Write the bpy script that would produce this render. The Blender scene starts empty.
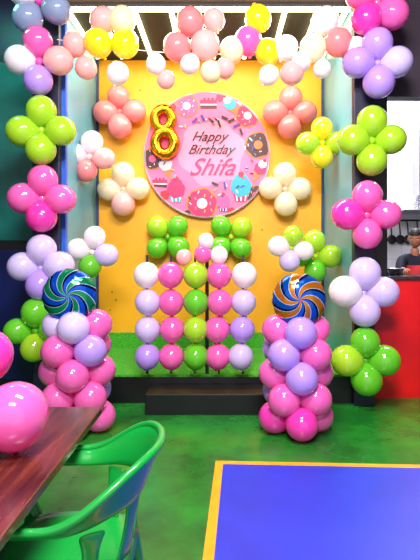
import bpy, bmesh, math, random
from mathutils import Vector, Matrix
random.seed(7)
scene = bpy.context.scene
try:
    scene.view_settings.view_transform = 'Standard'
except Exception: pass

CAMH = 1.5
def W(u, v, d):
    """metres from sketch coordinates, on a vertical plane standing d metres into the room"""
    return Vector(((u-222)/480*d, d, CAMH-(v-250)/480*d))

# ---------------------------------------------------------------- materials
def lin(c):
    c = c/255
    return c/12.92 if c <= 0.04045 else ((c+0.055)/1.055)**2.4
def rgb(r, g, b): return (lin(r), lin(g), lin(b), 1)
MATS = {}
def mat(name, col, rough=0.5, metal=0.0, noise=0.0, nscale=8, bump=0.0, coat=0.0, emit=None, es=0, sss=0):
    if name in MATS: return MATS[name]
    m = bpy.data.materials.new(name); m.use_nodes = True
    nt = m.node_tree; b = nt.nodes['Principled BSDF']
    b.inputs['Base Color'].default_value = col
    b.inputs['Roughness'].default_value = rough
    b.inputs['Metallic'].default_value = metal
    b.inputs['Coat Weight'].default_value = coat
    b.inputs['Coat Roughness'].default_value = .04
    tc = nt.nodes.new('ShaderNodeTexCoord')
    n = nt.nodes.new('ShaderNodeTexNoise'); n.inputs['Scale'].default_value = nscale
    n.inputs['Detail'].default_value = 4
    nt.links.new(tc.outputs['Object'], n.inputs['Vector'])
    r = nt.nodes.new('ShaderNodeValToRGB')
    r.color_ramp.elements[0].position = 0.3; r.color_ramp.elements[1].position = 0.7
    k = noise
    r.color_ramp.elements[0].color = (col[0]*(1-k), col[1]*(1-k), col[2]*(1-k), 1)
    r.color_ramp.elements[1].color = (min(1, col[0]*(1+k)), min(1, col[1]*(1+k)), min(1, col[2]*(1+k)), 1)
    nt.links.new(n.outputs['Fac'], r.inputs['Fac'])
    nt.links.new(r.outputs['Color'], b.inputs['Base Color'])
    if bump:
        bp = nt.nodes.new('ShaderNodeBump'); bp.inputs['Strength'].default_value = bump
        bp.inputs['Distance'].default_value = 0.02
        nt.links.new(n.outputs['Fac'], bp.inputs['Height']); nt.links.new(bp.outputs['Normal'], b.inputs['Normal'])
    if emit:
        b.inputs['Emission Color'].default_value = emit; b.inputs['Emission Strength'].default_value = es
    MATS[name] = m
    return m
def bal(name, r, g, b):
    """thin latex: glossy skin over a slightly translucent film"""
    m = mat('latex_'+name, rgb(r, g, b), rough=0.12, noise=0.03, nscale=3, coat=1.0)
    nt = m.node_tree; pb = nt.nodes['Principled BSDF']; out = nt.nodes['Material Output']
    tl = nt.nodes.new('ShaderNodeBsdfTranslucent'); tl.inputs['Color'].default_value = rgb(r, g, b)
    mx = nt.nodes.new('ShaderNodeMixShader'); mx.inputs[0].default_value = .25
    nt.links.new(pb.outputs[0], mx.inputs[1]); nt.links.new(tl.outputs[0], mx.inputs[2]); nt.links.new(mx.outputs[0], out.inputs['Surface'])
    return m
BC = {
 'w': bal('white', 255, 242, 246), 'c': bal('cream', 255, 236, 200), 'p': bal('pink', 255, 108, 192),
 'm': bal('magenta', 255, 65, 185), 'l': bal('lavender', 200, 160, 250), 'g': bal('lime', 182, 228, 48),
 'G': bal('green', 110, 210, 45), 'y': bal('yellow', 255, 234, 35), 's': bal('salmon', 255, 148, 150),
 'o': bal('peach', 255, 192, 188), 'b': bal('greyblue', 150, 165, 200), 'k': bal('pearl', 226, 206, 252),
}
# ---------------------------------------------------------------- geometry helpers
def link(o, parent=None):
    scene.collection.objects.link(o)
    if parent: o.parent = parent
    return o
def obj_from_bm(name, bm, mats, parent=None, smooth=True):
    me = bpy.data.meshes.new(name); bm.normal_update(); bm.to_mesh(me); bm.free()
    for m in mats: me.materials.append(m)
    if smooth:
        for p in me.polygons: p.use_smooth = True
    return link(bpy.data.objects.new(name, me), parent)
def empty(name, loc=(0, 0, 0)):
    e = bpy.data.objects.new(name, None); e.empty_display_size = 0.1; e.location = loc
    return link(e)
def addbox(bm, a, b, mi=0):
    (x0, y0, z0), (x1, y1, z1) = a, b
    v = [bm.verts.new(p) for p in [(x0,y0,z0),(x1,y0,z0),(x1,y1,z0),(x0,y1,z0),(x0,y0,z1),(x1,y0,z1),(x1,y1,z1),(x0,y1,z1)]]
    for f in [(0,3,2,1),(4,5,6,7),(0,1,5,4),(1,2,6,5),(2,3,7,6),(3,0,4,7)]:
        fc = bm.faces.new([v[i] for i in f]); fc.material_index = mi
def box(name, a, b, m, parent=None, bev=0.0):
    bm = bmesh.new(); addbox(bm, a, b)
    if bev: bmesh.ops.bevel(bm, geom=bm.edges[:], offset=bev, segments=3, affect='EDGES', profile=0.5)
    return obj_from_bm(name, bm, [m], parent, smooth=False)
def frame_for(d):
    d = Vector(d).normalized()
    return d.to_track_quat('Z', 'Y').to_matrix()
def lathe(bm, prof, M, mi=0, seg=24):
    rings = []
    for r, a in prof:
        if r <= 1e-6: rings.append([bm.verts.new(M @ Vector((0, 0, a)))])
        else: rings.append([bm.verts.new(M @ Vector((r*math.cos(2*math.pi*i/seg), r*math.sin(2*math.pi*i/seg), a))) for i in range(seg)])
    for A, B in zip(rings, rings[1:]):
        for i in range(seg):
            j = (i+1) % seg
            if len(A) == 1 and len(B) == 1: continue
            if len(A) == 1: f = bm.faces.new([A[0], B[j], B[i]])
            elif len(B) == 1: f = bm.faces.new([A[i], A[j], B[0]])
            else: f = bm.faces.new([A[i], A[j], B[j], B[i]])
            f.material_index = mi; f.smooth = True
def add_balloon(bm, c, d, r, mi=0, stretch=1.12):
    M = Matrix.Translation(Vector(c)) @ frame_for(d).to_4x4()
    prof = []
    N = 13
    for i in range(N):
        a = math.pi*i/N
        k = max(0, (a-math.pi/2)/(math.pi/2))
        ax = math.cos(a)*(1.02 if a < math.pi/2 else stretch)
        prof.append((r*math.sin(a)*(1-0.08*k), r*ax))
    prof += [(r*0.07, -r*stretch*1.0), (r*0.06, -r*stretch*1.04), (r*0.14, -r*stretch*1.12), (r*0.1, -r*stretch*1.13), (0, -r*stretch*1.1)]
    prof[0] = (0, prof[0][1])
    lathe(bm, prof[::-1], M, mi, 24)
class Balloons:
    def __init__(s): s.bm = bmesh.new(); s.m = []
    def add(s, col, c, d, r, st=1.12):
        m = BC[col]
        if m not in s.m: s.m.append(m)
        add_balloon(s.bm, c, d, r, s.m.index(m), st)
    def done(s, name): return obj_from_bm(name, s.bm, s.m)
def flower(u, v, d, cols, R=20, r=13.5, rot=0, name='balloon_flower', face=(0, -1, 0)):
    """cols clockwise from the top"""
    B = Balloons(); c = W(u, v, d); n = len(cols)
    R = R*d/480; r = r*d/480
    fx = Vector(face).normalized(); side = Vector((0, 0, 1)).cross(fx)*-1
    for i, col in enumerate(cols):
        if col == '_': continue
        a = math.radians(90+rot-360/n*i) + random.uniform(-.06, .06)
        dr = side*math.cos(a) + Vector((0, 0, 1))*math.sin(a)
        dr = dr + fx*0.12
        rr = r*random.uniform(.97, 1.06)
        B.add(col, c+dr.normalized()*R*random.uniform(.96, 1.03), dr, rr, 1.1)
    B.add(cols[0] if cols[0] != '_' else 'w', c+fx*0.012, fx, r*0.28)
    return B.done(name)
def tube(name, pts, r, m, parent=None, radii=None, cyclic=False):
    cu = bpy.data.curves.new(name, 'CURVE'); cu.dimensions = '3D'; cu.bevel_depth = r; cu.bevel_resolution = 5
    cu.use_fill_caps = True
    sp = cu.splines.new('NURBS'); sp.points.add(len(pts)-1)
    for i, p in enumerate(pts):
        sp.points[i].co = (*p, 1); sp.points[i].radius = radii[i] if radii else 1
    sp.order_u = 3; sp.use_endpoint_u = True; sp.use_cyclic_u = cyclic; sp.resolution_u = 8
    cu.materials.append(m)
    return link(bpy.data.objects.new(name, cu), parent)

# ---------------------------------------------------------------- room shell
M_navy = mat('navy_paint', rgb(14, 15, 46), 0.45, noise=.3, nscale=2)
M_black = mat('black_paint', rgb(12, 10, 15), 0.4, noise=.3, nscale=6)
M_red = mat('red_laminate', rgb(215, 16, 22), 0.35, noise=.12, nscale=3)
M_maroon = mat('dark_bulkhead', rgb(48, 34, 48), 0.6, noise=.2, nscale=3)
M_ceil = mat('ceiling_charcoal', rgb(50, 52, 62), 0.8, noise=.2, nscale=3)
M_teal = mat('teal_glass_panel', rgb(12, 90, 84), 0.3, noise=.5, nscale=1.6)

m = bpy.data.materials.new('green_screed'); m.use_nodes = True; MATS['fl'] = m
nt = m.node_tree; b = nt.nodes['Principled BSDF']; tc = nt.nodes.new('ShaderNodeTexCoord')
n = nt.nodes.new('ShaderNodeTexNoise'); n.inputs['Scale'].default_value = 1.7; n.inputs['Detail'].default_value = 7
n.inputs['Roughness'].default_value = .65
r = nt.nodes.new('ShaderNodeValToRGB'); e = r.color_ramp.elements
e[0].position = .3; e[0].color = rgb(14, 76, 28); e[1].position = .7; e[1].color = rgb(34, 140, 40)
nt.links.new(tc.outputs['Object'], n.inputs['Vector']); nt.links.new(n.outputs['Fac'], r.inputs['Fac'])
nt.links.new(r.outputs['Color'], b.inputs['Base Color'])
b.inputs['Roughness'].default_value = .26
bp = nt.nodes.new('ShaderNodeBump'); bp.inputs['Strength'].default_value = .12; bp.inputs['Distance'].default_value = .02
nt.links.new(n.outputs['Fac'], bp.inputs['Height']); nt.links.new(bp.outputs['Normal'], b.inputs['Normal'])
M_floor = m
box('floor', (-3, -1.6, -0.1), (3.8, 7.6, 0), M_floor)
box('ceiling', (-3, -1.6, 4.3), (3.8, 7.6, 4.4), M_ceil)
box('wall_left', (-3.1, -1.6, 0), (-3.0, 7.6, 4.3), M_navy)
box('wall_right', (3.8, -1.6, 0), (3.9, 7.6, 4.3), M_maroon)
box('wall_back_left', (-3, 5.2, 0), (-1.82, 5.3, 4.3), M_navy)
box('wall_bulkhead_kitchen', (1.48, 4.85, 3.05), (3.8, 5.0, 4.3), M_maroon)
box('trim_1', (1.48, 4.82, 1.24), (1.66, 5.0, 3.05), M_black)
m = bpy.data.materials.new('white_tiles'); m.use_nodes = True
nt = m.node_tree; b = nt.nodes['Principled BSDF']; tc = nt.nodes.new('ShaderNodeTexCoord')
mp = nt.nodes.new('ShaderNodeMapping'); mp.inputs['Rotation'].default_value = (math.pi/2, 0, 0)
br = nt.nodes.new('ShaderNodeTexBrick'); br.offset = 0; br.inputs['Color1'].default_value = rgb(236, 236, 248); br.inputs['Color2'].default_value = rgb(228, 230, 244)
br.inputs['Mortar'].default_value = rgb(195, 195, 212); br.inputs['Scale'].default_value = 2.2; br.inputs['Mortar Size'].default_value = .006
br.inputs['Row Height'].default_value = .5
nt.links.new(tc.outputs['Object'], mp.inputs['Vector']); nt.links.new(mp.outputs['Vector'], br.inputs['Vector'])
nt.links.new(br.outputs['Color'], b.inputs['Base Color']); b.inputs['Roughness'].default_value = .3
box('wall_back', (1.4, 7.3, 0), (3.8, 7.4, 4.3), m)
E = empty('door_1')
box('door_frame', (-2.62, 5.14, 0), (-1.95, 5.2, 3.6), M_black, E, .01)
box('door_glass_upper', (-2.55, 5.12, 1.6), (-2.02, 5.139, 3.5), M_teal, E, .004)
box('door_glass_lower', (-2.55, 5.12, 0.12), (-2.02, 5.139, 1.5), mat('dark_blue_panel', rgb(14, 26, 80), .3, noise=.3, nscale=2), E, .004)
tube('door_handle', [(-2.0, 5.12, 1.1), (-2.0, 5.06, 1.13), (-2.0, 5.06, 1.37), (-2.0, 5.12, 1.4)], .012, mat('steel', rgb(190, 190, 200), .25, 1.0), E)

# ---------------------------------------------------------------- stage alcove
XL, XR, YF, YB, ZP, ZT = -1.567, 1.27, 4.7, 6.0, 0.28, 3.87
m = bpy.data.materials.new('yellow_backdrop'); m.use_nodes = True
nt = m.node_tree; b = nt.nodes['Principled BSDF']; tc = nt.nodes.new('ShaderNodeTexCoord')
n = nt.nodes.new('ShaderNodeTexNoise'); n.inputs['Scale'].default_value = 1.3; n.inputs['Detail'].default_value = 5
r = nt.nodes.new('ShaderNodeValToRGB'); e = r.color_ramp.elements
e[0].position = .3; e[0].color = rgb(234, 156, 2); e[1].position = .7; e[1].color = rgb(242, 174, 6)
nt.links.new(tc.outputs['Object'], n.inputs['Vector']); nt.links.new(n.outputs['Fac'], r.inputs['Fac'])
nt.links.new(r.outputs['Color'], b.inputs['Base Color']); b.inputs['Roughness'].default_value = .5
M_yel = m
M_turf = mat('green_turf', rgb(64, 160, 34), .9, noise=.35, nscale=60, bump=.6)
M_side = mat('pale_blue_panel', rgb(92, 160, 180), .35, noise=.2, nscale=1.5)
S = empty('party_stage')
box('backdrop', (XL, YB, ZP), (XR, YB+.06, ZT), M_yel, S)
box('side_panel_left', (XL-.05, YF, ZP), (XL, YB+.06, ZT), M_side, S)
box('side_panel_right', (XR, YF, ZP), (XR+.05, YB+.06, ZT), M_side, S)
box('roof', (XL-.05, YF, ZT), (XR+.05, YB+.06, ZT+.05), mat('stage_roof', rgb(40, 44, 38), .8, noise=.2, nscale=3), S)
box('platform', (XL-.05, YF, 0), (XR+.05, YB+.06, ZP-.02), M_black, S)
box('turf', (XL, YF-.01, ZP-.02), (XR, YB, ZP), M_turf, S)
box('turf_upstand', (XL+.002, YB-.02, ZP), (XR-.002, YB, ZP+.19), M_turf, S)
box('backdrop_edge_left', (XL, YB-.03, ZP), (XL+.03, YB, ZT), mat('edge_blue', rgb(40, 58, 100), .4), S)
box('backdrop_edge_right', (XR-.03, YB-.03, ZP), (XR, YB, ZT), MATS['edge_blue'], S)
box('side_trim_left', (XL, YF, ZP), (XL+.035, YF+.06, ZT), mat('bright_blue_trim', rgb(30, 90, 200), .4), S)
box('post_left', (XL-.25, YF-.09, 0), (XL-.0, YF-.001, 4.29), M_navy, S, .006)
box('post_right', (XR, YF-.09, 0), (XR+.2, YF-.001, 4.29), M_navy, S, .006)
box('header_beam', (XL, YF-.06, ZT+.05), (XR, YF-.001, 4.29), M_maroon, S)
box('step', (-.70, 4.36, 0), (.42, YF-.012, .19), M_black, S, .008)
M_led = mat('warm_led', rgb(255, 240, 200), .5, emit=rgb(255, 236, 175), es=8)
L = empty('led_strip_lights')
box('strip_front', (XL+.02, YF-.03, ZT-.04), (XR-.02, YF+.0, ZT-.002), M_led, L)
xs = [XL+.05, -1.22, -.86, -.5, -.1, .27, .62, .95, XR-.05]
for i, x in enumerate(xs):
    box('strip_%d' % i, (x-.022, YF+.03, ZT-.03), (x+.022, YB-.12, ZT-.001), M_led, L)
bm = bmesh.new()
for u, v in [(112, 292), (116, 300), (300, 310), (262, 230), (140, 90), (110, 310), (308, 300)]:
    c = W(u, v, 5.995); lathe(bm, [(0, .006), (.008, .003), (.009, -.004), (0, -.004)], Matrix.Translation(c) @ frame_for((0, -1, 0)).to_4x4(), 0, 10)
obj_from_bm('wall_nails', bm, [M_black], S)

# ---------------------------------------------------------------- round birthday board
bc = W(207, 155, 5.93)
BO = empty('birthday_board')
R = .78
bm = bmesh.new()
lathe(bm, [(0, -.03), (R, -.03), (R, .012), (R-.015, .018), (R-.02, .012), (0, .012)], Matrix.Translation(bc) @ frame_for((0, -1, 0)).to_4x4(), 0, 72)
for f in bm.faces:
    f.smooth = False
    rr = (f.calc_center_median()-bc).length
    if rr > R-.022: f.material_index = 1
obj_from_bm('disc', bm, [mat('board_pink', rgb(236, 96, 145), .5, noise=.06, nscale=3), mat('silver_rim', rgb(215, 200, 215), .25, .6)], BO, smooth=False)
PC = {k: mat('print_'+k, rgb(*v), .5) for k, v in dict(hot=(215, 5, 85), pink=(235, 75, 140), brown=(60, 16, 12), tan=(200, 105, 40), cyan=(15, 150, 175), red=(200, 8, 30), white=(240, 205, 210), pale=(240, 125, 160), yellow=(235, 175, 20), purple=(70, 25, 140), black=(6, 2, 8)).items()}
PK = list(PC.keys()); PM = [PC[k] for k in PK]
yb = bc.y-.0125
bmp = bmesh.new()
def bp_(x, z, lift=0): return Vector((bc.x+x, yb-lift, bc.z+z))
def flat(pts, col, lift):
    if len(pts) < 3: return
    top = [bmp.verts.new(bp_(x, z, lift)) for x, z in pts]
    f = bmp.faces.new(top); f.material_index = PK.index(col)
    bot = [bmp.verts.new(bp_(x, z, lift-.0035)) for x, z in pts]
    for i in range(len(pts)):
        j = (i+1) % len(pts); q = bmp.faces.new([top[i], top[j], bot[j], bot[i]]); q.material_index = PK.index(col)
def clip(pts):
    out = []
    for x, z in pts:
        l = math.hypot(x, z)
        if l > R-.025: x, z = x/l*(R-.025), z/l*(R-.025)
        out.append((x, z))
    return out
def disc2(x, z, r, col, lift, wob=0, n=22):
    flat(clip([(x+(r+wob*math.sin(6*a))*math.cos(a), z+(r+wob*math.sin(6*a))*math.sin(a)) for a in [2*math.pi*i/n for i in range(n)]]), col, lift)
def sprinkle(x, z, a, col, lift=.004, l=.045):
    w = l*.17; dx, dz = math.cos(a)*l/2, math.sin(a)*l/2; nx, nz = -math.sin(a)*w, math.cos(a)*w
    flat([(x-dx+nx, z-dz+nz), (x-dx-nx, z-dz-nz), (x+dx-nx, z+dz-nz), (x+dx+nx, z+dz+nz)], col, lift)
def donut(x, z, r, ic, base='tan', hole='pink'):
    disc2(x, z, r, base, .004); disc2(x, z, r*.88, ic, .008, r*.05); disc2(x, z, r*.32, hole, .012)
    for i in range(10):
        a = i*.63; rr = r*(.5+.22*(i % 2)); px, pz = x+rr*math.cos(a), z+rr*math.sin(a)
        if math.hypot(px, pz) > R-.06: continue
        sprinkle(px, pz, random.uniform(0, 3), random.choice(['white', 'yellow', 'cyan']), .012, r*.18)
def cone(x, z, s, top, ang=0, base='tan'):
    def rt(p): return (x+p[0]*math.cos(ang)-p[1]*math.sin(ang), z+p[0]*math.sin(ang)+p[1]*math.cos(ang))
    flat(clip([rt(p) for p in [(-.6*s, 0), (0, -1.5*s), (.6*s, 0)]]), base, .006)
    c = rt((0, .3*s)); disc2(*c, .68*s, top, .009, .04*s); c = rt((0, .85*s)); disc2(*c, .45*s, 'white', .012, .03*s); c = rt((0, 1.3*s)); disc2(*c, .18*s, 'red', .015)
def cupcake(x, z, s, top, cup):
    flat(clip([(x-.8*s, z), (x-.5*s, z-1.1*s), (x+.5*s, z-1.1*s), (x+.8*s, z)]), cup, .010)
    for k in (-.35, 0, .35): flat(clip([(x+(k-.06)*s*1.4, z), (x+(k-.05)*s, z-1.08*s), (x+(k+.05)*s, z-1.08*s), (x+(k+.06)*s*1.4, z)]), 'white', .0125)
    disc2(x, z+.2*s, .92*s, top, .014, .05*s); disc2(x, z+.75*s, .62*s, top, .0165, .04*s); disc2(x, z+1.25*s, .25*s, 'red', .019)
def cake(x, z, s):
    flat(clip([(x-s, z-.7*s), (x+s, z-.7*s), (x+s, z+.1*s), (x-s, z+.1*s)]), 'brown', .009)
    flat(clip([(x-s, z-.32*s), (x+s, z-.32*s), (x+s, z-.16*s), (x-s, z-.16*s)]), 'white', .0115)
    flat(clip([(x-1.05*s, z+.05*s), (x-.7*s, z-.12*s), (x-.4*s, z+.02*s), (x, z-.12*s), (x+.4*s, z+.02*s), (x+.7*s, z-.12*s), (x+1.05*s, z+.05*s), (x+s, z+.35*s), (x-s, z+.35*s)]), 'hot', .013)
    for k in (-.5, 0, .5): disc2(x+k*s, z+.45*s, .16*s, 'red', .0155)
disc2(.06, .03, .4, 'pale', .0008, .03, 40)
for x, z, r, ic, ho in [(-.25, .6, .15, 'pink', 'white'), (-.67, -.05, .14, 'brown', 'pink'), (.63, .12, .17, 'brown', 'tan'), (-.06, -.6, .2, 'hot', 'white'), (.5, .48, .15, 'hot', 'white'), (.6, -.5, .13, 'brown', 'pink')]:
    donut(x, z, r, ic, hole=ho)
for x, z, s, t, a in [(-.5, -.15, .12, 'white', .3), (.3, .6, .11, 'cyan', .6), (.64, -.2, .11, 'hot', -.5)]:
    cone(x, z, s, t, a)
cupcake(.42, -.42, .14, 'cyan', 'hot'); cupcake(-.38, -.45, .12, 'hot', 'cyan'); cupcake(.2, -.6, .09, 'pink', 'purple')
cake(.02, .64, .1); cake(-.58, -.34, .09)
for x, z, r, c in [(-.52, -.5, .06, 'red'), (-.44, .58, .06, 'red'), (.16, .7, .05, 'hot'), (.42, .66, .05, 'white'), (-.24, -.72, .04, 'brown'), (.3, -.7, .05, 'red')]:
    disc2(x, z, r, c, .005, r*.1)
for i in range(60):
    a = random.uniform(0, 6.28); rr = random.uniform(.3, .6); x, z = rr*math.cos(a), rr*math.sin(a)
    if -.35 < x < .44 and -.36 < z < .34: continue
    sprinkle(x, z, random.uniform(0, 3.1), random.choice(['cyan', 'purple', 'black', 'hot', 'yellow', 'white']), .02)
for x, z in [(.3, .42), (.22, .45), (.15, .38), (.36, .36), (.42, .28), (.22, -.38), (-.05, .45), (.05, .42), (.1, -.36), (-.15, .42)]:
    sprinkle(x, z, random.uniform(0, 3.1), random.choice(['black', 'purple']), .021, .085)
obj_from_bm('printed_treats', bmp, PM, BO, smooth=False)
def text(s, x, z, size, m, name, shear=.35):
    cu = bpy.data.curves.new(name, 'FONT'); cu.body = s; cu.size = size; cu.align_x = 'CENTER'; cu.align_y = 'CENTER'
    cu.extrude = .003; cu.shear = shear; cu.offset = .001
    cu.materials.append(m); o = bpy.data.objects.new(name, cu); o.rotation_euler = (math.pi/2, 0, 0)
    o.location = bp_(x, z, .007); link(o, BO)
text('Happy', .02, .22, .165, PC['black'], 'text_happy', .5); text('Birthday', .04, .06, .165, PC['black'], 'text_birthday', .5)
text('Shifa', .05, -.16, .3, PC['hot'], 'text_name', .5)
M_gold = mat('gold_foil', rgb(235, 160, 30), .18, 1.0, bump=.15, nscale=25)
F = empty('gold_number_balloon')
fy = bc.y-.085
def ring(name, x, z, r, t):
    tube(name, [(bc.x+x+r*.85*math.cos(a), fy, bc.z+z+r*math.sin(a)) for a in [2*math.pi*i/12 for i in range(12)]], t, M_gold, F, cyclic=True)
ring('eight_upper', -.53, .42, .125, .062); ring('eight_lower', -.51, .13, .14, .068)

# ---------------------------------------------------------------- flowers on backdrop & posts
D1 = 5.85
flower(120, 112, D1, 'ssss', 15, 11.5); flower(290, 113, D1, 'ssss', 15, 11.5)
flower(124, 189, D1, 'ccoc', 15, 11.5); flower(285, 189, D1, 'cccc', 15, 11.5)
flower(168, 237, D1, 'GgGG', 15, 10.5, 45); flower(231, 237, D1, 'gGGG', 15, 10.5, 45)
flower(90, 157, 5.3, 'wwso', 15, 11, 10); flower(322, 143, 5.3, 'ygyg', 15, 11)
flower(93, 252, 4.9, 'wwGk', 15, 11, 10); flower(315, 256, 5.2, 'gGGg', 15, 11)
flower(291, 248, 5.0, 'gwkw', 13, 10, 10)
DP = 4.45
flower(40, 2, DP, 'mwbb', 20, 14.5, 30); flower(40, 62, DP, 'pwlo', 20, 14.5)
flower(42, 131, DP, 'gggg', 19.5, 15); flower(43, 199, DP, 'ppmp', 18.5, 15)
flower(42, 267, DP, 'kklk', 18, 14.5); flower(36, 330, DP, 'GGgG', 18, 13.5)
flower(376, 4, DP, 'ppmp', 19, 15, 35); flower(377, 64, DP, 'lllk', 19.5, 15)
flower(371, 141, DP, 'gggg', 19.5, 15); flower(366, 215, DP, 'pmpp', 19.5, 15)
flower(363, 292, DP, 'kwkk', 19.5, 15); flower(365, 360, DP, 'GgGG', 19, 15)

# top garland
B = Balloons()
G = [('y', 98, 43, 14), ('y', 125, 44, 14), ('c', 122, 20, 13.5), ('o', 103, 20, 13), ('o', 75, 44, 12), ('w', 118, 73, 11),
     ('o', 86, 68, 11), ('w', 156, 64, 10), ('o', 166, 80, 9), ('s', 177, 47, 14), ('s', 190, 22, 14), ('o', 205, 45, 14.5), ('o', 214, 20, 11), ('w', 190, 64, 10),
     ('c', 211, 72, 11), ('o', 225, 68, 10), ('c', 232, 50, 12.5), ('y', 258, 19, 13.5), ('p', 248, 41, 14), ('y', 268, 52, 13), ('w', 269, 75, 10),
     ('w', 286, 48, 12), ('o', 292, 73, 12), ('c', 313, 48, 13.5), ('w', 325, 21, 14), ('s', 338, 42, 14), ('w', 301, 62, 10), ('w', 356, 48, 11),
     ('w', 322, 69, 9)]
for c, u, v, r in G:
    d = 4.56 + random.uniform(-.05, .05)
    B.add(c, W(u, v, d), (random.uniform(-.5, .5), random.uniform(-.3, 0), random.choice((-1, 1))*random.uniform(.5, 1)), r*d/480, 1.08)
o = B.done('balloon_garland')
tube('garland_cord', [(XL, 4.56, 3.5), (-1.0, 4.57, 3.42), (-.2, 4.57, 3.35), (.6, 4.57, 3.4), (XR, 4.56, 3.5)], .004, BC['w'], o)

# ---------------------------------------------------------------- balloon lattice on the stage edge
B = Balloons(); d = 4.57
cols = {147: 'wkkl', 171: 'pppp', 195: 'gGgG', 219.5: 'pppp', 243.5: 'wklk'}
for u, cs in cols.items():
    for i, c in enumerate(cs):
        B.add(c, W(u+random.uniform(-1, 1)-(i*.8 if u > 200 else -i*.3), 275+i*27.2, d+random.uniform(-.02, .02)), (random.uniform(-.15, .15), -.2, 1), 12.8*d/480, 1.06)
for c, u, v, r in [('w', 206, 241, 8), ('p', 203, 254, 9), ('w', 219, 255, 9), ('o', 184, 257, 8)]:
    B.add(c, W(u, v, d), (0, -.2, 1), r*d/480, 1.06)
LAT = B.done('balloon_lattice')
M_rod = mat('black_rod', rgb(18, 18, 22), .4)
bm = bmesh.new()
for u in (147, 171, 195, 207, 219, 243):
    x = W(u, 0, 4.735).x; w_ = .018 if u == 207 else .01; addbox(bm, (x-w_, 4.735, ZP), (x+w_, 4.76, 1.45))
for z in (.75, 1.25):
    addbox(bm, (W(146, 0, 4.735).x, 4.737, z), (W(245, 0, 4.735).x, 4.757, z+.02))
obj_from_bm('lattice_stand', bm, [M_rod], LAT, smooth=False)

# ---------------------------------------------------------------- balloon pillars + foil balloons
def pillar(x, y, cols, z0=.132, dz=.178):
    B = Balloons()
    for l, cs in enumerate(cols):
        for k in range(4):
            a = math.radians(-90+45*(l % 2)+90*k+5)
            dr = Vector((math.cos(a), math.sin(a), 0))
            rr = .178 if l < 4 else .15
            B.add(cs[k], Vector((x, y, z0+dz*l))+dr*rr, dr+Vector((0, 0, .12)), .131, 1.08)
    B.done('balloon_pillar')
pillar(.61, 3.95, ['mpmm', 'pplp', 'lppp', 'ppll', 'lppp'])
pillar(-1.19, 3.95, ['pplp', 'pllp', 'ppkp', 'lplp', 'kplk'], dz=.188)
def foil(x, y, z, r, c1, c2):
    m = bpy.data.materials.new('foil_swirl'); m.use_nodes = True; nt = m.node_tree; b = nt.nodes['Principled BSDF']
    tc = nt.nodes.new('ShaderNodeTexCoord'); sx = nt.nodes.new('ShaderNodeSeparateXYZ'); nt.links.new(tc.outputs['Object'], sx.inputs[0])
    def mth(op, a, bb=None):
        q = nt.nodes.new('ShaderNodeMath'); q.operation = op
        for i, v in enumerate((a, bb)):
            if v is None: continue
            if isinstance(v, (int, float)): q.inputs[i].default_value = v
            else: nt.links.new(v, q.inputs[i])
        return q.outputs[0]
    X, Y = sx.outputs[0], sx.outputs[1]
    ang = mth('ARCTAN2', Y, X)
    rad = mth('SQRT', mth('ADD', mth('MULTIPLY', X, X), mth('MULTIPLY', Y, Y)))
    t = mth('FRACT', mth('MULTIPLY', mth('ADD', mth('ADD', ang, mth('MULTIPLY', rad, 1.3/r)), 12.566), 6/6.28318))
    rp = nt.nodes.new('ShaderNodeValToRGB'); rp.color_ramp.interpolation = 'CONSTANT'; e = rp.color_ramp.elements
    e[0].position = 0; e[0].color = c1; e[1].position = .36; e[1].color = rgb(8, 18, 70)
    for p, c in [(.52, rgb(200, 225, 245)), (.55, c2), (.96, rgb(200, 225, 240))]:
        q = e.new(p); q.color = c
    nt.links.new(t, rp.inputs['Fac']); nt.links.new(rp.outputs['Color'], b.inputs['Base Color'])
    b.inputs['Metallic'].default_value = .5; b.inputs['Roughness'].default_value = .14
    bm = bmesh.new(); seg = 64
    prof = [(0, .42*r)]+[(r*q, r*.42*math.sqrt(1-q**2.2)) for q in (.15, .3, .45, .6, .72, .82, .9, .95, .985)]+[(r*1.05, .003)]
    prof = prof+[(a, -c) for a, c in prof[::-1]]
    lathe(bm, prof[::-1], Matrix.Identity(4), 0, seg)
    for v in bm.verts:
        q = math.hypot(v.co.x, v.co.y)
        if q > r*.7:
            a = math.atan2(v.co.y, v.co.x); v.co.z *= 1+.12*math.sin(a*16)*(q/r-.7)/.3
            if q > r*1.02: v.co.x *= 1+.015*math.sin(a*16); v.co.y *= 1+.015*math.sin(a*16)
    o = obj_from_bm('foil_lollipop_balloon', bm, [m]); o.location = (x, y, z); o.rotation_euler = (math.radians(86), 0, math.radians(-4 if x > 0 else 6))
foil(.62, 3.86, 1.10, .205, rgb(8, 80, 180), rgb(185, 105, 20))
foil(-1.225, 3.86, 1.135, .205, rgb(4, 75, 200), rgb(15, 130, 80))

# ---------------------------------------------------------------- blue play mat
E = empty('play_mat')
a = box('border', (0, -2.9, .0005), (3.2, 0, .008), mat('mat_border_orange', rgb(240, 160, 15), .5, noise=.1, nscale=12), E)
b2 = box('blue_field', (.055, -2.85, .008), (3.15, -.055, .0095), mat('mat_blue', rgb(34, 52, 190), .42, noise=.12, nscale=3), E)
E.location = (-.045, 3.40, 0); E.rotation_euler = (0, 0, -.045)

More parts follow.
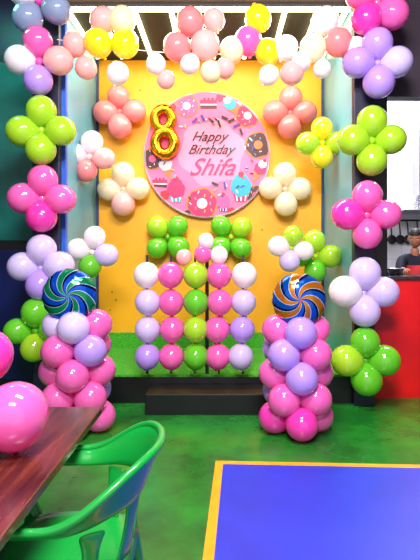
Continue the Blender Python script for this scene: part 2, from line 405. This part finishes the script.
# ---------------------------------------------------------------- table + balloons on it
m = bpy.data.materials.new('dark_walnut'); m.use_nodes = True; nt = m.node_tree; b = nt.nodes['Principled BSDF']
tc = nt.nodes.new('ShaderNodeTexCoord'); mp = nt.nodes.new('ShaderNodeMapping'); mp.inputs['Scale'].default_value = (14, 1.2, 6)
n = nt.nodes.new('ShaderNodeTexNoise'); n.inputs['Scale'].default_value = 2; n.inputs['Detail'].default_value = 8
r = nt.nodes.new('ShaderNodeValToRGB'); e = r.color_ramp.elements
e[0].position = .3; e[0].color = rgb(48, 18, 20); e[1].position = .72; e[1].color = rgb(120, 52, 40)
nt.links.new(tc.outputs['Object'], mp.inputs['Vector']); nt.links.new(mp.outputs['Vector'], n.inputs['Vector'])
nt.links.new(n.outputs['Fac'], r.inputs['Fac']); nt.links.new(r.outputs['Color'], b.inputs['Base Color']); b.inputs['Roughness'].default_value = .22
T = empty('dining_table')
box('table_top', (-1.4, .55, .715), (-.575, 2.3, .75), m, T, .006)
for i, y in enumerate((.95, 1.95)):
    tube('pedestal_%d' % i, [(-1.0, y, .015), (-1.0, y, .35), (-1.0, y, .715)], .035, M_black, T)
    box('foot_%d' % i, (-1.25, y-.06, 0), (-.75, y+.06, .02), M_black, T, .005)
B = Balloons()
B.add('p', (-.76, 1.76, .75+.142), (.1, -.3, 1), .121, 1.1)
B.add('p', (-.99, 1.86, .75+.137), (-.4, .2, 1), .115, 1.1)
B.add('m', (-.94, 1.92, 1.08), (-.2, .1, 1), .1, 1.1)
B.add('m', (-1.0, 1.72, 1.06), (-1, -.1, .8), .1, 1.1)
B.done('table_balloons')

# ---------------------------------------------------------------- green tub chair
M_ch = mat('green_plastic', rgb(14, 146, 54), .28, noise=.06, nscale=4, coat=.3)
def chair(cx, cy, rz=0):
    C = empty('dining_chair', (cx, cy, 0)); C.rotation_euler = (0, 0, rz)
    def path(s):
        L1, RR = .27, .25; arc = math.pi*RR; tot = 2*L1+arc; t = (s+1)/2*tot
        if t < L1: return -L1+t, -RR, 0, Vector((0, -1, 0))
        if t > L1+arc: return -(t-L1-arc), RR, 0, Vector((0, 1, 0))
        th = -math.pi/2+(t-L1)/RR
        return RR*math.cos(th), RR*math.sin(th), max(0, math.cos(th)), Vector((math.cos(th), math.sin(th), 0))
    bm = bmesh.new(); N = 48; rows = []
    for i in range(N+1):
        x, y, c, nrm = path(-1+2*i/N); c = c*c*(3-2*c)
        zt = .665+.155*c; h = .05+.125*c; e_ = abs(-1+2*i/N)
        if e_ > .85: zt -= (e_-.85)*.25
        col = []
        for k in range(4):
            q = k/3; off = .045*(1-q)*(.4+.6*c)+.02*(1-q)**2
            col.append(bm.verts.new(Vector((x, y, zt-h*q))+nrm*off))
        rows.append(col)
    for A, Bq in zip(rows, rows[1:]):
        for k in range(3): bm.faces.new([A[k], Bq[k], Bq[k+1], A[k+1]])
    o = obj_from_bm('rim_band', bm, [M_ch], C)
    md = o.modifiers.new('s', 'SOLIDIFY'); md.thickness = .016; md.offset = 0
    md = o.modifiers.new('u', 'SUBSURF'); md.levels = md.render_levels = 1
    pts = []
    for i in range(0, N+1, 2):
        x, y, c, nrm = path(-1+2*i/N); c = c*c*(3-2*c); e_ = abs(-1+2*i/N); zt = .665+.155*c-(max(0, e_-.85)*.25)
        pts.append(Vector((x, y, zt))+nrm*(.055+.015*c))
    tube('rim_lip', pts, .014, M_ch, C)
    for sgn in (-1, 1):
        tube('arm_front_%s' % ('a' if sgn < 0 else 'b'), [(-.22, sgn*.285, .645), (-.29, sgn*.285, .62), (-.285, sgn*.27, .54), (-.23, sgn*.25, .46), (-.2, sgn*.235, .42)], .024, M_ch, C)
    for j, th in enumerate((-62, -22, 22, 62)):
        bm = bmesh.new(); prev = None; w = .062 if abs(th) < 40 else .05
        for k in range(7):
            q = k/6; t = math.radians(th); rad = .205+.05*q; z = .435+q*(.255-.07*(abs(th) > 40))
            cc = Vector((rad*math.cos(t), rad*math.sin(t)*1.02, z)); tg = Vector((-math.sin(t), math.cos(t), 0)); ww = w*(1-.45*math.sin(q*math.pi))
            row = [bm.verts.new(cc-tg*ww), bm.verts.new(cc), bm.verts.new(cc+tg*ww)]
            if prev:
                for i in range(2): bm.faces.new([prev[i], prev[i+1], row[i+1], row[i]])
            prev = row
        o = obj_from_bm('back_splat_%d' % j, bm, [M_ch], C)
        md = o.modifiers.new('s', 'SOLIDIFY'); md.thickness = .014; md.offset = 0
        md = o.modifiers.new('u', 'SUBSURF'); md.levels = md.render_levels = 1
    bm = bmesh.new(); rings = []
    for k in range(9):
        q = k/8; ring_ = []
        for i in range(40):
            a = 2*math.pi*i/40; ca, sa = math.cos(a), math.sin(a)
            s = (abs(ca)**3.5+abs(sa)**3.5)**(-1/3.5)
            zz = .435+.016*q**2-(.03 if k == 8 else 0)
            ring_.append(bm.verts.new((ca*s*.245*q-.02, sa*s*.25*q, zz)) if k else None)
        rings.append(ring_)
    c0 = bm.verts.new((-.02, 0, .435))
    for i in range(40):
        j = (i+1) % 40; bm.faces.new([c0, rings[1][i], rings[1][j]])
        for k in range(1, 8): bm.faces.new([rings[k][i], rings[k+1][i], rings[k+1][j], rings[k][j]])
    o = obj_from_bm('seat', bm, [M_ch], C)
    md = o.modifiers.new('s', 'SOLIDIFY'); md.thickness = .018; md.offset = -1
    for i, (sx, sy) in enumerate([(-1, -1), (-1, 1), (1, -1), (1, 1)]):
        tube('leg_%d' % (i+1), [(sx*.19-.02, sy*.2, .43), (sx*.215-.02, sy*.215, .3), (sx*.25-.01, sy*.25, .0)], .026, M_ch, C, radii=[1.15, 1, .65])
    return C
chair(-.535, 1.72, .05)

# ---------------------------------------------------------------- kitchen pass
K = empty('kitchen_counter')
box('front_panel', (1.48, 4.86, 0), (3.79, 4.92, 1.2), M_red, K)
box('body', (1.48, 4.92, 0), (3.79, 5.4, 1.2), M_black, K)
box('worktop', (1.48, 4.83, 1.2), (3.79, 5.44, 1.235), mat('dark_granite', rgb(52, 45, 50), .2, noise=.4, nscale=40), K, .005)
M_st = MATS['steel']
def bowl(name, x, y, z, r, h, m, food=None):
    bm = bmesh.new(); T_ = Matrix.Translation((x, y, z))
    lathe(bm, [(0, 0), (r*.6, 0), (r*.85, h*.4), (r, h), (r*1.08, h*1.02), (r*.94, h*.95), (r*.78, h*.45), (0, h*.15)], T_, 0, 28)
    if food: lathe(bm, [(r*.86, h*.6), (r*.5, h*.95), (0, h*1.05)], T_, 1, 28)
    return obj_from_bm(name, bm, [m]+([food] if food else []))
bowl('steel_bowl', 1.82, 5.05, 1.236, .09, .07, M_st, mat('tomato_sauce', rgb(190, 50, 25), .4, noise=.3, nscale=20))
bowl('serving_bowl', 1.80, 5.27, 1.236, .07, .06, M_black)
bowl('serving_bowl', 2.28, 5.12, 1.236, .09, .06, M_st, mat('batter', rgb(235, 200, 130), .5, noise=.2, nscale=20))
Kh = empty('range_hood')
bm = bmesh.new()
v = [bm.verts.new(p) for p in [(2.5,6.55,2.05),(3.6,6.55,2.05),(3.6,7.29,2.05),(2.5,7.29,2.05),(2.85,7.0,2.3),(3.25,7.0,2.3),(3.25,7.29,2.3),(2.85,7.29,2.3)]]
for f in [(0,3,2,1),(4,5,6,7),(0,1,5,4),(1,2,6,5),(2,3,7,6),(3,0,4,7)]: bm.faces.new([v[i] for i in f])
obj_from_bm('hood_canopy', bm, [M_st], Kh, smooth=False)
box('hood_duct', (2.9, 7.05, 2.3), (3.2, 7.29, 4.29), M_st, Kh)
Sv = empty('cooking_range')
box('range_body', (2.0, 6.6, 0), (3.6, 7.28, .9), M_st, Sv, .01)
box('backguard', (2.0, 7.2, .9), (3.6, 7.28, 1.15), M_st, Sv, .005)
tube('utensil_rail', [(1.9, 7.285, 1.95), (2.6, 7.285, 1.95), (3.4, 7.285, 1.95)], .014, M_black, Sv)
for i, x in enumerate((2.42, 2.55, 2.68, 2.8, 2.95)):
    tube('hook_%d' % i, [(x, 7.28, 1.95), (x, 7.24, 1.9), (x+.01, 7.24, 1.72)], .01, M_black, Sv)
    bm = bmesh.new(); lathe(bm, [(0, -.04), (.05, -.03), (.07, 0), (.05, .01), (0, -.01)], Matrix.Translation((x+.01, 7.23, 1.66)) @ frame_for((0, -1, .2)).to_4x4(), 0, 16)
    obj_from_bm('ladle_%d' % i, bm, [M_black], Sv)
bowl('cooking_pot', 2.5, 6.95, .905, .17, .26, M_st)
bowl('cooking_pot', 3.0, 6.95, .905, .15, .2, M_black)

# cook standing behind the counter
CK = empty('cook', (0, 0, 0))
M_skin = mat('skin', rgb(180, 112, 80), .5, noise=.06, nscale=10); M_shirt = mat('dark_shirt', rgb(22, 24, 45), .8, noise=.2, nscale=12)
M_apron = mat('red_apron', rgb(200, 30, 40), .7, noise=.1, nscale=10); M_hair = mat('black_hair', rgb(15, 11, 10), .5, noise=.3, nscale=60, bump=.5)
hx, hy = 2.31, 5.78
def skin(name, verts, edges, radii, m, parent, root=0, lv=2):
    me = bpy.data.meshes.new(name); me.from_pydata(verts, edges, []); me.materials.append(m)
    o = link(bpy.data.objects.new(name, me), parent)
    o.modifiers.new('skin', 'SKIN')
    if not me.skin_vertices: return o
    for i, rr in enumerate(radii):
        me.skin_vertices[0].data[i].radius = rr if isinstance(rr, tuple) else (rr, rr); me.skin_vertices[0].data[i].use_root = (i == root)
    s = o.modifiers.new('sub', 'SUBSURF'); s.levels = s.render_levels = lv
    o.modifiers['skin'].use_smooth_shade = True
    return o
V = [(hx, hy, .95), (hx, hy-.01, 1.1), (hx-.005, hy-.03, 1.28), (hx-.01, hy-.05, 1.40),
     (hx-.17, hy-.05, 1.385), (hx-.25, hy-.21, 1.2), (hx-.29, hy-.42, 1.29),
     (hx+.16, hy-.05, 1.385), (hx+.2, hy-.14, 1.16), (hx+.1, hy-.38, 1.29),
     (hx-.09, hy, .86), (hx-.1, hy-.01, .5), (hx-.1, hy+.02, .09), (hx+.09, hy, .86), (hx+.1, hy-.01, .5), (hx+.1, hy+.02, .09)]
Ed = [(0,1),(1,2),(2,3),(3,4),(4,5),(5,6),(3,7),(7,8),(8,9),(0,10),(10,11),(11,12),(0,13),(13,14),(14,15)]
Rd = [(.15,.11),(.14,.105),(.16,.11),(.09,.08),.068,.05,.036,.068,.05,.036,.09,.06,.045,.09,.06,.045]
skin('clothed_body', V, Ed, Rd, M_shirt, CK)
skin('neck', [(hx-.01, hy-.05, 1.40), (hx-.015, hy-.065, 1.47), (hx-.02, hy-.075, 1.54)], [(0,1),(1,2)], [.06, .052, .052], M_skin, CK)
bm = bmesh.new()
for s in (-1, 1): addbox(bm, (hx+s*.1-.05, hy-.17, 0), (hx+s*.1+.05, hy+.09, .085))
bmesh.ops.bevel(bm, geom=bm.edges[:], offset=.025, segments=3, affect='EDGES')
obj_from_bm('shoes', bm, [M_black], CK)
bm = bmesh.new(); g = []
for k in range(8):
    z = .62+k*.1; row = []
    for i in range(9):
        t = -1+i/4; w = .19 if z < 1.15 else .13; row.append(bm.verts.new((hx+t*w, hy-.15-.03*math.cos(t*1.4)+.05*t*t, z)))
    g.append(row)
for A, Bq in zip(g, g[1:]):
    for i in range(8): bm.faces.new([A[i], A[i+1], Bq[i+1], Bq[i]])
o = obj_from_bm('apron', bm, [M_apron], CK); md = o.modifiers.new('s', 'SOLIDIFY'); md.thickness = .006
hc = Vector((hx-.02, hy-.09, 1.635))
hq = Matrix.Rotation(math.radians(-25), 4, 'Z') @ Matrix.Rotation(math.radians(18), 4, 'X')
HM = Matrix.Translation(hc) @ hq
bm = bmesh.new(); bmesh.ops.create_uvsphere(bm, u_segments=28, v_segments=20, radius=1)
for v in bm.verts:
    x, y, z = v.co; k = 1-(.28*max(0, -z)**1.3)
    v.co = Vector((x*.076*k, y*.095*(1-.12*max(0, -z)), z*.118))
for v in bm.verts: v.co = HM @ v.co
def el(bm, p, s, mi):
    q = bmesh.ops.create_uvsphere(bm, u_segments=14, v_segments=10, radius=1)
    for v in q['verts']: v.co = HM @ Vector((p[0]+v.co.x*s[0], p[1]+v.co.y*s[1], p[2]+v.co.z*s[2]))
    for f in {f for v in q['verts'] for f in v.link_faces}: f.material_index = mi
el(bm, (0, -.097, -.022), (.013, .016, .026), 0)
for s in (-1, 1):
    el(bm, (s*.03, -.083, .008), (.014, .009, .008), 1); el(bm, (s*.03, -.091, .008), (.006, .003, .006), 2)
    el(bm, (s*.031, -.086, .03), (.018, .006, .004), 2); el(bm, (s*.077, 0, -.01), (.01, .02, .03), 0)
el(bm, (0, -.08, -.062), (.023, .009, .008), 3)
obj_from_bm('head', bm, [M_skin, mat('eye_white', rgb(240, 240, 240), .3), M_hair, mat('lips', rgb(160, 75, 70), .5)], CK)
bm = bmesh.new(); bmesh.ops.create_uvsphere(bm, u_segments=28, v_segments=20, radius=1)
for v in bm.verts:
    x, y, z = v.co
    lim = .32 if y < -.1 else -.5
    if z < lim: x *= .8; y = y*.8; z = max(z, lim-.25)
    v.co = HM @ Vector((x*.084, y*.104+.006, z*.126+.004))
obj_from_bm('hair', bm, [M_hair], CK)
def hand(tag, wr, d, side):
    d = Vector(d).normalized(); up = Vector((0, 0, 1)); sd = d.cross(up).normalized()*side; up = sd.cross(d)*side
    verts = [wr, wr+d*.04, wr+d*.085]; skin('palm_'+tag, [tuple(v) for v in verts], [(0,1),(1,2)], [(.026,.03),(.04,.018),(.04,.016)], M_skin, CK)
    for i, (o_, l) in enumerate([(-.03, .065), (-.01, .075), (.01, .07), (.03, .055)]):
        p0 = wr+d*.075+sd*o_; p1 = p0+d*(l*.45); p2 = p1+d*(l*.3)-Vector((0, 0, l*.25)); p3 = p2+d*(l*.1)-Vector((0, 0, l*.3))
        skin('finger_%s_%d' % (tag, i), [tuple(v) for v in (p0, p1, p2, p3)], [(0,1),(1,2),(2,3)], [.010,.0095,.009,.0075], M_skin, CK, lv=1)
    p0 = wr+d*.03-sd*.03; skin('thumb_'+tag, [tuple(p0), tuple(p0+d*.03-sd*.025), tuple(p0+d*.055-sd*.03-Vector((0,0,.015)))], [(0,1),(1,2)], [.012,.011,.009], M_skin, CK, lv=1)
hand('r', Vector(V[6]), (-.25, -1, -.1), 1); hand('l', Vector(V[9]), (-.35, -1, -.1), -1)

# ---------------------------------------------------------------- lights
def area(name, loc, size, power, col, rot=(0, 0, 0), sy=None):
    l = bpy.data.lights.new(name, 'AREA'); l.energy = power; l.color = col; l.size = size
    if sy: l.shape = 'RECTANGLE'; l.size_y = sy
    o = bpy.data.objects.new(name, l); o.location = loc; o.rotation_euler = rot; link(o)
area('overhead_fill', (.2, 1.6, 4.25), 1.3, 310, (1, .97, .98), (math.radians(30), 0, 0), .7)  # added area lamp, out of view overhead; no fixture modelled
area('overhead_fill', (-.2, -.6, 4.2), 1.3, 340, (1, .96, .98), (math.radians(52), 0, 0), .7)  # second added lamp behind the camera, gives frontal light and highlights
area('stage_fill', (-.15, 4.95, 3.78), 2.4, 70, (1, .93, .8), (math.radians(2), 0, 0), .5)  # added area lamp under the roof, lights the stage for the LED strips
area('kitchen_light', (2.7, 6.2, 4.2), 1.4, 190, (1, .98, 1))
area('teal_accent_light', (-2.4, 4.4, 4.1), .5, 14, (.2, 1, .8), (math.radians(10), 0, 0))
w = bpy.data.worlds.new('world'); scene.world = w; w.use_nodes = True
w.node_tree.nodes['Background'].inputs[0].default_value = (1, .9, .98, 1); w.node_tree.nodes['Background'].inputs[1].default_value = 1.0

cam = bpy.data.cameras.new('camera'); co = bpy.data.objects.new('camera', cam); link(co)
cam.sensor_fit = 'VERTICAL'; cam.sensor_height = 36; cam.lens = 36*480/560
cam.shift_x = -12/560; cam.shift_y = -30/560
co.location = (0, 0, CAMH); co.rotation_euler = (math.pi/2, 0, 0)
scene.camera = co
